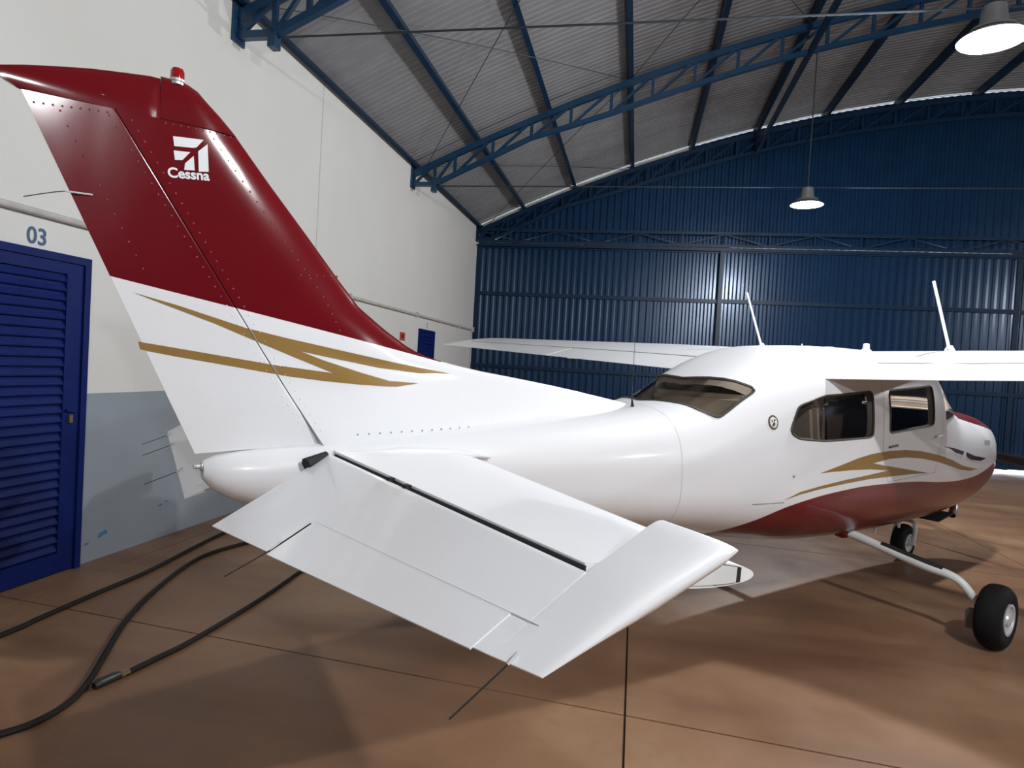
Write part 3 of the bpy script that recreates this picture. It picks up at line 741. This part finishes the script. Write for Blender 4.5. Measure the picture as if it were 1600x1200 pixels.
def build_fin():
    zs = [1.22+(1.569-1.22)*k/8 for k in range(8)]+[1.569+(2.63-1.569)*k/50 for k in range(51)]
    bm = bmesh.new(); sections_mesh(bm, [((fin_le(z), 0, z), (hinge_x(max(z, 1.30))+.0012, 0, z), tab(FIN_T, z), fin_shape(z)) for z in zs], sh_front, (0, 1, 0))
    fin = obj('vertical_fin', bm, M['tail'], AP, angle=50)
    bm = bmesh.new(); sec = []
    for z, le, T in ((2.634, -8.058, .040), (2.649, -8.072, .0385), (2.70, -8.125, .034), (2.75, -8.183, .026), (2.779, -8.213, .017), (2.797, -8.25, .008), (2.802, -8.28, .002)):
        sec.append(((le, 0, z), (-8.3483, 0, z), T))
    sections_mesh(bm, sec, sh_front, (0, 1, 0)); obj('fin_tip', bm, M['tail'], fin, angle=50)
    # rudder
    bm = bmesh.new(); sec = []
    for k in range(31):
        t = k/29; le = V(-7.6635, 0, 1.358).lerp(V(-8.4985, 0, 2.628), t); te = V(-8.167, 0, 1.321).lerp(V(-8.768, 0, 2.605), t)
        sec.append((le, te, rud_T(le.z)))
    sections_mesh(bm, sec, sh_rud, (0, 1, 0))
    rud = obj('rudder', bm, M['tail'], AP, angle=50)
    bm = bmesh.new(); sec = []
    for z, te, T in ((2.628, -8.785, .034), (2.645, -8.825, .034), (2.66, -8.848, .033), (2.675, -8.850, .031), (2.69, -8.838, .028), (2.71, -8.775, .024), (2.735, -8.68, .019), (2.76, -8.575, .013), (2.78, -8.46, .008), (2.792, -8.385, .003)):
        sec.append(((-8.349, 0, z), (te, 0, z), T))
    def sh_cap(u): return (1 if u > .03 else .9)*(1-.75*u**1.5)
    sections_mesh(bm, sec, sh_cap, (0, 1, 0)); obj('rudder_tip', bm, M['tail'], rud, angle=50)
    # dark hinge gap
    bm = bmesh.new(); box(bm, (0, 0, 0), (.012, .05, .01)); bm.free()
    bm = bmesh.new(); bar(bm, (hinge_x(1.36), 0, 1.36), (hinge_x(2.62), 0, 2.62), .036, .006, (1, 0, 0)); obj('hinge_gap', bm, M['gap'], fin, smooth=False)
    bm = bmesh.new(); boxb(bm, (-7.80, -.035, 1.335), (-7.72, .035, 1.352)); obj('rudder_horn', bm, M['gap'], rud, smooth=False)
    # rivets
    def rivets(par, pts, name='rivet_row'):
        hi = [p for p in pts if p[1] > .532-.174*p[0]]; lo = [p for p in pts if p not in hi]
        for q, mt in ((hi, 'rivet'), (lo, 'white')):
            if q: rivet_mesh(par, q, name, mt)
    def rivet_mesh(par, pts, name, mt):
        bm = bmesh.new()
        for x, z in pts:
            for s in (-1, 1):
                c = Vector((x, s*fin_y(x, z), z)); n = 7; R = .005
                top = bm.verts.new(c+Vector((0, s*.0026, 0)))
                r1 = [bm.verts.new(c+Vector((R*.65*math.cos(2*math.pi*k/n), s*.0019, R*.65*math.sin(2*math.pi*k/n)))) for k in range(n)]
                r2 = [bm.verts.new(c+Vector((R*math.cos(2*math.pi*k/n), -s*.001, R*math.sin(2*math.pi*k/n)))) for k in range(n)]
                for k in range(n):
                    fa = [(top, r1[k], r1[(k+1) % n]), (r1[k], r2[k], r2[(k+1) % n], r1[(k+1) % n])]
                    for q in fa: bm.faces.new(q if s < 0 else q[::-1])
        obj(name, bm, M[mt], par, angle=80, kind='stuff', recalc=False)
    def line(f, z0, z1, step): 
        n = int((z1-z0)/step); return [(f(z0+(z1-z0)*k/n), z0+(z1-z0)*k/n) for k in range(n+1)]
    rivets(fin, line(lambda z: hinge_x(z)+.035, 1.42, 2.60, .034))
    rivets(fin, line(lambda z: lerp(hinge_x(z), fin_le(z), .72) if z > 2.0 else lerp(hinge_x(z), fin_le(z), .72*(z-1.3)/.7), 1.80, 2.60, .036))
    rivets(fin, [(lerp(-8.33, -8.09, k/9), lerp(2.618, 2.628, k/9)) for k in range(10)])
    rivets(fin, [(lerp(-7.78, -7.60, k/5), lerp(2.10, 2.12, k/5)) for k in range(6)])
    rivets(rud, line(lambda z: hinge_x(z)-.035, 1.42, 2.60, .036))
    rivets(rud, line(lambda z: lerp(hinge_x(z), te_x(z), .68), 2.05, 2.58, .045))
    rivets(rud, [(lerp(-8.74, -8.52, k/8), lerp(2.59, 2.61, k/8)) for k in range(9)])
    # gold swoosh, split at the hinge
    for part, sgn in ((fin, 1), (rud, -1)):
        for s in (-1, 1):
            g = patch(FINSW, None, .08)
            hz = V(-7.662, 1.359, 0); hd = V(-.6577, 1, 0); nn = V(1, .6577, 0)
            bmesh.ops.bisect_plane(g, geom=g.verts[:]+g.edges[:]+g.faces[:], plane_co=hz+V(.004*sgn, 0, 0), plane_no=nn*sgn, clear_inner=True)
            map_patch(g, lambda x, z: (x, s*(fin_y(x, z)+.0022), z)); face_toward(g, (0, s, 0)); obj('gold_stripe', g, M['gold'], part, recalc=False)
    # white tail emblem and lettering (right side)
    for k, l in enumerate(LOGO):
        g = map_patch(patch(l, None, .05), lambda x, z: (x, -fin_y(x, z)-.003, z)); face_toward(g, (0, -1, 0)); obj('tail_emblem', g, M['logo'], fin, recalc=False)
    me, w = text_mesh('Cessna', .05, .0014); k = .150/w; sl = math.atan2(.0162, .1493)
    for v in me.vertices:
        x, z = v.co.x*k, v.co.y*k*1.02; X = -8.3131+x*math.cos(sl)-z*math.sin(sl); Z = 2.4145+x*math.sin(sl)+z*math.cos(sl)
        v.co = (X, -fin_y(X, Z)-.003, Z)
    me.materials.append(M['logo']); o = bpy.data.objects.new('tail_lettering', me); COL.objects.link(o); o.parent = fin
    # beacon
    bm = bmesh.new(); lathe(bm, [(0, .024), (.010, .024), (.012, .029), (.020, .029), (.024, .024)], (-8.29, 0, 2.785), (0, 0, 1), 20); be = obj('beacon', bm, M['hub'], AP)
    bm = bmesh.new(); lathe(bm, [(0, .0255), (.030, .0255), (.042, .020), (.048, .004)], (-8.29, 0, 2.806), (0, 0, 1), 20); obj('beacon_lens', bm, M['redlens'], be)
    wick(rud, (-8.555, -.012, 2.30), (-8.64, -.02, 2.295), (-8.76, -.03, 2.25))
    return fin, rud
def wick(par, a, b, c):
    bm = bmesh.new(); tube(bm, [a, b], .0035, 6); o = obj('wick_base', bm, M['softgrey'], par)
    bm = bmesh.new(); tube(bm, smooth_path([a, b, c], 4)[3:], .0020, 5); obj('static_wick', bm, M['blackplastic'], par)
FIN, RUD = build_fin()

# ---- horizontal tail
def build_tail(s):
    m = lambda p: Vector((p[0], p[1]*s, p[2]))      # tables are for the right side (negative y)
    A0, A1 = m((-6.93, -.10, 1.292)), m((-7.245, -1.985, 1.264)); B0, B1 = m((-7.622, -.10, 1.307)), m((-7.690, -1.835, 1.287))
    bm = bmesh.new(); sec = []
    for k in range(15):
        t = k/14; T = lerp(.040, .036, t); sec.append((A0.lerp(A1, t), B0.lerp(B1, t), T))
    sections_mesh(bm, sec, sh_front); st = obj('stabilizer', bm, M['white'], AP, angle=40)
    # flat end rib panel; black patch paints the shade in the nose slot
    nr = (B1-A1).cross(A0-A1).normalized(); nr = nr if nr.z > 0 else -nr; ot = V(0, -s*.0015, 0)
    for nm, us_, sc2, mat, k in (('slot_shade', (.085, .10, .13, .18, .25), .84, 'gap', 1), ('end_rib', (.115, .16, .22, .32, .45, .6, .75, .88), .78, 'gearwhite', 2)):
        ch = B1-A1; bm = bmesh.new()
        up = [A1+ch*u+nr*.036*sh_front(u)*sc2+ot*k for u in us_]; dn = [A1+ch*u-nr*.036*sh_front(u)*sc2+ot*k for u in us_]
        bm.faces.new([bm.verts.new(p) for p in up+dn[::-1]]); face_toward(bm, (0, -s, 0)); obj(nm, bm, M[mat], st, smooth=False, recalc=False)
    # elevator, drooped; horn raised
    H0, H1 = m((-7.630, -.15, 1.305)), m((-7.699, -1.865, 1.287)); T0, T1 = m((-8.147, -.268, 1.080)), m((-7.968, -1.87, 1.170)); TT = m((-7.950, -2.012, 1.180))
    EN = (T0-H0).cross(H1-H0).normalized(); EN = EN if EN.z > 0 else -EN
    bm = bmesh.new(); sec = []
    for k in range(13):
        t = k/12; sec.append((H0.lerp(H1, t), T0.lerp(T1, t), lerp(.026, .022, t)))
    sections_mesh(bm, sec, sh_elev, EN)
    P0 = H1+(H1-T1).normalized()*.262+m((0, -.010, 0)); P1 = m((-7.500, -2.106, 1.389)); Q0 = T1; UH = .262/(.262+(H1-T1).length)
    for_h = []
    def sh_horn(u): return (math.sqrt(max(0, 1-(1-u/.10)**2)) if u < .10 else 1.0)*(1 if u < UH else 1-.93*(u-UH)/(1-UH))
    for t, sc_ in ((0, 1), (.3, 1.0), (.6, 1.0), (.8, .98), (.9, .88), (.96, .66), (1.0, .2)):
        for_h.append((P0.lerp(P1, t), Q0.lerp(TT, min(1, t*1.0)) , .022*sc_*(1+.25*min(1, t*2))))
    sections_mesh(bm, for_h, sh_horn, EN)
    el = obj('elevator', bm, M['white'], AP, angle=40)
    bm = bmesh.new(); n = Vector((0, 0, 1)); bar(bm, H0.lerp(H1, .0)+V(.006, 0, .003), H0.lerp(H1, .985)+V(.006, 0, .004), .007, .03); obj('hinge_gap', bm, M['gap'], st, smooth=False)
    for t in (.36, .44):
        c = H0.lerp(H1, t)+V(.004, 0, .020); bm = bmesh.new(); box(bm, c, (.035, .03, .014)); obj('hinge_bracket', bm, M['gap'], st, smooth=False)
    bm = bmesh.new(); tube(bm, [m((-7.66, -.14, 1.318)), m((-7.76, -.17, 1.285))], [.018, .03], 8); obj('elevator_horn_gap', bm, M['gap'], el)
    # trim tab on the right elevator only
    def ep(t, u): return H0.lerp(H1, t).lerp(T0.lerp(T1, t), u)
    if s > 0:
        bm = bmesh.new(); sec = []
        for k in range(9):
            t = lerp(.332, .965, k/8); sec.append((ep(t, .63)+V(0, 0, .0015), ep(t, 1.025)+V(0, 0, .0015), .0115*(1-.15*t)))
        def sh_tab(u): return 1-.80*u
        sections_mesh(bm, sec, sh_tab, EN); tb = obj('trim_tab', bm, M['white'], el, angle=30)
        bm = bmesh.new(); bar(bm, ep(.332, .63)+EN*.0118, ep(1.02, .63)+EN*.0108, .002, .0015); obj('tab_hinge', bm, M['softgrey'], el, smooth=False)
        bm = bmesh.new(); bar(bm, ep(.327, .66)+EN*.011, ep(.327, 1.0)+EN*.003, .006, .003); obj('tab_gap', bm, M['gap'], el, smooth=False)
        W = ((ep(1.035, .93), ep(1.035, 1.02), 1), (ep(.325, .90), ep(.325, .99), 1))
    else:
        W = ((ep(1.0, .95), ep(1.0, 1.02), 1), (ep(.78, .95), ep(.78, 1.02), 1), (ep(.33, .95), ep(.33, 1.02), 1))
    for a, b, q in W:
        d = (b-a).normalized(); side = V(0, -s*.02, 0)
        wick(el, a+V(0, 0, .012), b+V(0, 0, .004), b+V(-.14, 0, -.055)+side)
    return st, el
build_tail(1); build_tail(-1)
def build_tail_end():
    bm = bmesh.new(); lathe(bm, [(0, .020), (.012, .020), (.014, .012), (.03, .012), (.034, .0)], (-8.130, 0, 1.268), (-1, 0, 0), 14); o = obj('tail_light', bm, M['hub'], AP)
    bm = bmesh.new(); lathe(bm, [(.03, .010), (.038, .008), (.042, .0)], (-8.130, 0, 1.268), (-1, 0, 0), 12); obj('lens', bm, M['clearlens'], o)
    bm = bmesh.new()
    for k in range(12):        # fairing screws beside the fin root
        x = lerp(-7.50, -6.9, k/11); z = 1.40+.03*k/11; y = max(fin_y(x, z), yside(x, z))
        bmesh.ops.create_icosphere(bm, subdivisions=1, radius=.005, matrix=Matrix.Translation((x, -y, z)))
    obj('fairing_screws', bm, M['grey_mark'], FUS, kind='stuff')
    # stabilizer root fairing strip
    for s in (-1, 1):
        bm = bmesh.new(); tube(bm, [(-6.88, s*.285, 1.30), (-7.05, s*.262, 1.325), (-7.3, s*.225, 1.335), (-7.6, s*.175, 1.325)], [.006, .02, .022, .008], 10); obj('root_fairing', bm, M['white'], FUS)
build_tail_end()

# ---- wings
def wing_sec(y):
    a = abs(y); t = a/5.6
    te = V(lerp(-3.985, -3.79, t), y, 1.772+.0455*a); le = V(lerp(-2.22, -2.60, max(0, (a-2.2)/3.4)), y, 0)
    if a < 1.05: te.x -= .52*(1-a/1.05)**1.3
    ch = te.x-le.x; le.z = te.z+lerp(.205, .165, t)*min(1, -ch/1.76)
    return le, te, min(1.76, -ch)*lerp(.062, .052, t)
def wing_strip(bm, ys, u0, u1, shrink=None):
    secs = []
    for i, y in enumerate(ys):
        le, te, T = wing_sec(y)
        if shrink: k = shrink[i]; mid = le.lerp(te, .45); le2 = mid.lerp(le, lerp(1, k, .35)); te2 = mid.lerp(te, lerp(1, k, .12)); le, te, T = le2, te2, T*k
        secs.append((le, te, T))
    sections_mesh(bm, secs, sh_foil, (0, 0, 1), .018, u0, u1)
def build_wing(s):
    yy = lambda a, b, n: [s*lerp(a, b, k/n) for k in range(n+1)]
    bm = bmesh.new(); wing_strip(bm, yy(0, .60, 8), 0, 1); wing_strip(bm, yy(.60, 5.22, 16), 0, .735)
    wing_strip(bm, [s*v for v in (5.22, 5.38, 5.48, 5.55, 5.59, 5.61)], 0, 1, [1, .97, .85, .62, .35, .05])
    w = obj('wing', bm, M['white'], AP, angle=40)
    bm = bmesh.new(); wing_strip(bm, yy(.605, 2.95, 8), .747, 1); fl = obj('flap', bm, M['white'], w, angle=40)
    bm = bmesh.new(); wing_strip(bm, yy(2.97, 5.21, 8), .747, 1); ai = obj('aileron', bm, M['white'], w, angle=40)
    bm = bmesh.new(); wing_strip(bm, yy(.62, 5.20, 12), .735, .746);
    for v in bm.verts: v.co.z += .0012
    obj('flap_gap', bm, M['brake'], w, angle=40)
    bm = bmesh.new(); le, te, T = wing_sec(s*5.60); lathe(bm, [(0, .02), (.05, .018), (.075, .0)], le.lerp(te, .25), (0, s, 0), 12); obj('position_light', bm, M['redlens'] if s > 0 else M['clearlens'], w)
    return w
build_wing(-1); build_wing(1)

def build_roof_things():
    def mast(base, top, r0, r1, name='antenna'):
        bm = bmesh.new(); b, t = Vector(base), Vector(top)
        tube(bm, [b, b.lerp(t, .12), t], [r0, r0*.75, r1], 8); o = obj(name, bm, M['white'], AP)
        bm = bmesh.new(); lathe(bm, [(-.02, r0*2.6), (.012, r0*2.3), (.045, r0*1.1)], base, (0, 0, 1), 14); obj('antenna_base', bm, M['white'], o)
    mast((-2.70, .95, 2.095), (-3.02, .95, 2.62), .014, .010)
    mast((-2.70, -.75, 2.085), (-3.10, -.75, 2.60), .016, .012)
    bm = bmesh.new(); lathe(bm, [(-.03, .05), (.0, .045), (.012, .03), (.055, .026), (.062, .018), (.064, 0)], (-2.62, -.05, 2.085), (0, 0, 1), 14); obj('vent', bm, M['white'], AP)
    bm = bmesh.new(); lathe(bm, [(-.02, .06), (.010, .058), (.022, .045), (.024, 0)], (-2.70, .25, 2.085), (0, 0, 1), 18); obj('navigation_antenna', bm, M['white'], AP)
    bm = bmesh.new(); tube(bm, [(-2.7, .52, 2.06), (-2.7, .52, 2.135)], .006, 6); obj('fuel_vent', bm, M['white'], AP)
    # black whip antenna on the tail cone
    bm = bmesh.new(); tube(bm, [(-5.685, -.10, 1.50), (-5.69, -.10, 1.545), (-5.70, -.10, 1.60), (-5.705, -.10, 1.98)], [.016, .012, .003, .0009], 8); obj('whip_antenna', bm, M['blackplastic'], AP)
build_roof_things()

# ---- landing gear
def wheel(c, R, W, ax, tname='tyre'):
    c = Vector(c); bm = bmesh.new(); k = W/2; r = R*.46
    lathe(bm, [(-k*.75, r), (-k*.95, r*1.2), (-k, R*.72), (-k*.92, R*.85), (-k*.65, R*.955), (-k*.3, R*.995), (0, R), (k*.3, R*.995), (k*.65, R*.955), (k*.92, R*.85), (k, R*.72), (k*.95, r*1.2), (k*.75, r)], c, ax, 40)
    t = obj(tname, bm, M['rubber'], AP, angle=50)
    bm = bmesh.new(); lathe(bm, [(-k*.7, r*1.02), (-k*.72, r*.9), (-k*.4, r*.75), (-k*.4, r*.4), (-k*.75, r*.35), (-k*.75, .001)], c, ax, 24)
    lathe(bm, [(k*.7, r*1.02), (k*.99, r*1.08), (k*1.0, r*.92), (k*.84, r*.84), (k*.82, r*.48), (k*1.0, r*.42), (k*1.04, r*.3), (k*1.04, .001)], c, ax, 24); obj('wheel_hub', bm, M['hub'], t, angle=30)
    return t
def build_gear():
    for s in (-1, 1):
        X = -3.36; path = smooth_path([(X-.05, s*.26, .585), (X, s*.40, .563), (X, s*.90, .462), (X, s*1.08, .440), (X+.01, s*1.17, .400), (X+.02, s*1.245, .315), (X+.04, s*1.285, .235)], 5)
        n = len(path); bm = bmesh.new(); tube(bm, path, [lerp(.036, .026, k/(n-1)) for k in range(n)], 12); leg = obj('main_gear_leg', bm, M['gearwhite'], AP)
        bm = bmesh.new(); tube(bm, [(X, s*(lerp(.62, 1.05, k/6)), lerp(.519, .445, k/6)+.022) for k in range(7)], .022, 8); obj('step_tread', bm, M['blackplastic'], leg)
        bm = bmesh.new(); lathe(bm, [(-.06, .065), (-.01, .06), (.02, .045), (.03, .034)], (X-.02, s*.35, .575), (0, s, -.2), 16); obj('leg_fairing', bm, M['fuselage'], leg)
        c = (-3.31, s*1.372, .222); wheel(c, .222, .165, (0, s, .0))
        bm = bmesh.new(); tube(bm, [(-3.31, s*1.26, .222), (-3.31, s*1.38, .222)], .03, 10); lathe(bm, [(0, .10), (.012, .10)], (-3.31, s*1.275, .222), (0, s, 0), 20)
        boxb(bm, (-3.45, s*1.235, .13), (-3.36, s*1.30, .25)); obj('brake', bm, M['brake'], leg, smooth=False)
    # nose gear
    nx = -1.437; wheel((nx, 0, .185), .185, .125, (0, -1, 0))
    bm = bmesh.new(); tube(bm, [(-1.36, 0, .62), (-1.40, 0, .405)], [.04, .034], 12); st = obj('nose_strut', bm, M['gearwhite'], AP)
    bm = bmesh.new()
    for s in (-1, 1):
        tube(bm, smooth_path([(-1.40, 0, .41), (-1.40, s*.075, .395), (-1.415, s*.098, .33), (nx, s*.098, .185)], 4), .021, 8)
    tube(bm, [(nx, -.115, .185), (nx, .115, .185)], .018, 8); obj('fork', bm, M['gearwhite'], st)
    bm = bmesh.new(); tube(bm, [(-1.47, 0, .60), (-1.54, 0, .48), (-1.45, 0, .42)], .014, 6); obj('torque_link', bm, M['gearwhite'], st)
    for x in (-1.85, -2.35):
        bm = bmesh.new(); tube(bm, [(x, -.12, .50), (x, -.12, .40)], [.02, .012], 8); obj('belly_drain', bm, M['gearwhite'], AP)
    # exhaust and cowl flap under the cowling
    bm = bmesh.new(); tube(bm, smooth_path([(-1.02, -.28, .66), (-1.05, -.30, .56), (-1.12, -.31, .50)], 4), .038, 14, cap=False); obj('exhaust_pipe', bm, M['chrome'], AP)
    bm = bmesh.new(); box(bm, (-1.45, -.26, .520), (.34, .24, .012), Matrix.Rotation(math.radians(-8), 3, 'Y')); obj('cowl_flap', bm, M['gap'], AP, smooth=False)
build_gear()

def build_nose():
    bm = bmesh.new(); lathe(bm, [(0, .17), (.05, .168), (.14, .14), (.22, .09), (.27, .04), (.285, .0)], (-.30, 0, 1.11), (1, 0, 0), 28); sp = obj('spinner', bm, M['white'], AP)
    def blade(ang):
        bm = bmesh.new(); d = Vector((0, math.cos(ang), math.sin(ang))); q = Vector((0, -math.sin(ang), math.cos(ang))); rings = []
        for r, w, tw, th in ((.10, .05, 70, .03), (.2, .10, 55, .022), (.4, .135, 38, .016), (.65, .13, 27, .011), (.85, .11, 21, .008), (.97, .06, 18, .005)):
            c = Vector((-.20, 0, 1.11))+d*r; t = math.radians(tw); u = q*math.cos(t)+Vector((1, 0, 0))*math.sin(t); n = u.cross(d)
            rings.append([c+u*w*.5*math.cos(2*math.pi*k/12)+n*th*math.sin(2*math.pi*k/12) for k in range(12)])
        ring_loft(bm, rings); obj('propeller_blade', bm, M['blackplastic'], AP)
    for a in (185, 65, 305): blade(math.radians(a))
    for s in (-1, 1):
        g = bmesh.new(); lathe(g, [(-.03, .09), (.0, .085)], (-.315, s*.22, 1.14), (1, 0, 0), 20); obj('air_inlet', g, M['gap'], AP, smooth=False)
build_nose()

def build_seats():
    for x in (-2.95, -3.85, -4.55):
        for y in (-.26, .26):
            e = obj('seat', (lambda bm: (box(bm, (x, y, 1.03), (.44, .44, .14)), bm)[1])(bmesh.new()), M['seatfab'], AP, smooth=False)
            bm = bmesh.new(); box(bm, (x-.27, y, 1.34), (.10, .42, .56), Matrix.Rotation(math.radians(-12), 3, 'Y')); bmesh.ops.bevel(bm, geom=bm.edges[:], offset=.035, segments=2, affect='EDGES'); obj('seat_back', bm, M['seatfab'], e)
            if x > -4: 
                bm = bmesh.new(); box(bm, (x-.34, y, 1.68), (.07, .24, .13), Matrix.Rotation(math.radians(-12), 3, 'Y')); bmesh.ops.bevel(bm, geom=bm.edges[:], offset=.025, segments=2, affect='EDGES'); obj('headrest', bm, M['seatfab'], e)
    bm = bmesh.new(); box(bm, (-4.86, 0, 1.38), (.08, .80, .56), Matrix.Rotation(math.radians(-14), 3, 'Y')); bmesh.ops.bevel(bm, geom=bm.edges[:], offset=.03, segments=2, affect='EDGES'); obj('rear_bulkhead', bm, M['interior'], AP)
    bm = bmesh.new(); boxb(bm, (-5.36, -.40, 1.38), (-4.92, .40, 1.40)); obj('baggage_shelf', bm, M['interior'], AP, smooth=False)
    bm = bmesh.new(); box(bm, (-1.95, 0, 1.40), (.12, 1.0, .34)); obj('instrument_panel', bm, M['blackplastic'], AP, smooth=False)
build_seats()

# ================================================================ CABLES ON THE FLOOR
def build_cables():
    bm = bmesh.new()
    P = [(-3.56, .4), (-3.58, 1.8), (-3.547, 3.173), (-3.559, 3.433), (-3.585, 3.918), (-3.60, 4.416), (-3.70, 5.104), (-3.756, 5.59), (-3.80, 6.3), (-3.95, 7.0), (-4.05, 7.8)]
    tube(bm, smooth_path([(x, y, .016) for x, y in P], 6), .016, 10)
    tag(obj('power_cable', bm, M['cable']), 'black cable lying along the floor closest to the wall', 'cable')
    e = empty('extension_hose', (-2.58, 2.85, 0)); tag(e, 'black cable with a plug end that loops back across the floor under the tail', 'cable')
    P = [(-2.552, 2.991), (-2.525, 3.2), (-2.496, 3.449), (-2.496, 4.118), (-2.536, 4.739), (-2.60, 5.4), (-2.85, 5.85), (-3.2, 5.75), (-3.40, 5.308), (-3.466, 4.825), (-3.296, 4.17), (-3.075, 3.612), (-2.824, 3.16), (-2.664, 2.882), (-2.584, 2.685), (-2.579, 2.508), (-2.639, 2.377), (-2.85, 2.1), (-3.1, 1.6), (-3.2, .8)]
    bm = bmesh.new(); tube(bm, smooth_path([(x+2.58, y-2.85, .016) for x, y in P], 6), .016, 10); c = obj('cable', bm, M['cable'], e)
    bm = bmesh.new(); tube(bm, [(.020, .118, .02), (.03, .165, .018)], [.02, .018], 10); obj('ferrule', bm, M['brass'], e)
    bm = bmesh.new(); tube(bm, [(-.01, -.02, .022), (-.005, .01, .024), (.012, .09, .024), (.020, .12, .022)], [.018, .024, .024, .018], 12); obj('plug', bm, M['blackplastic'], e)
build_cables()
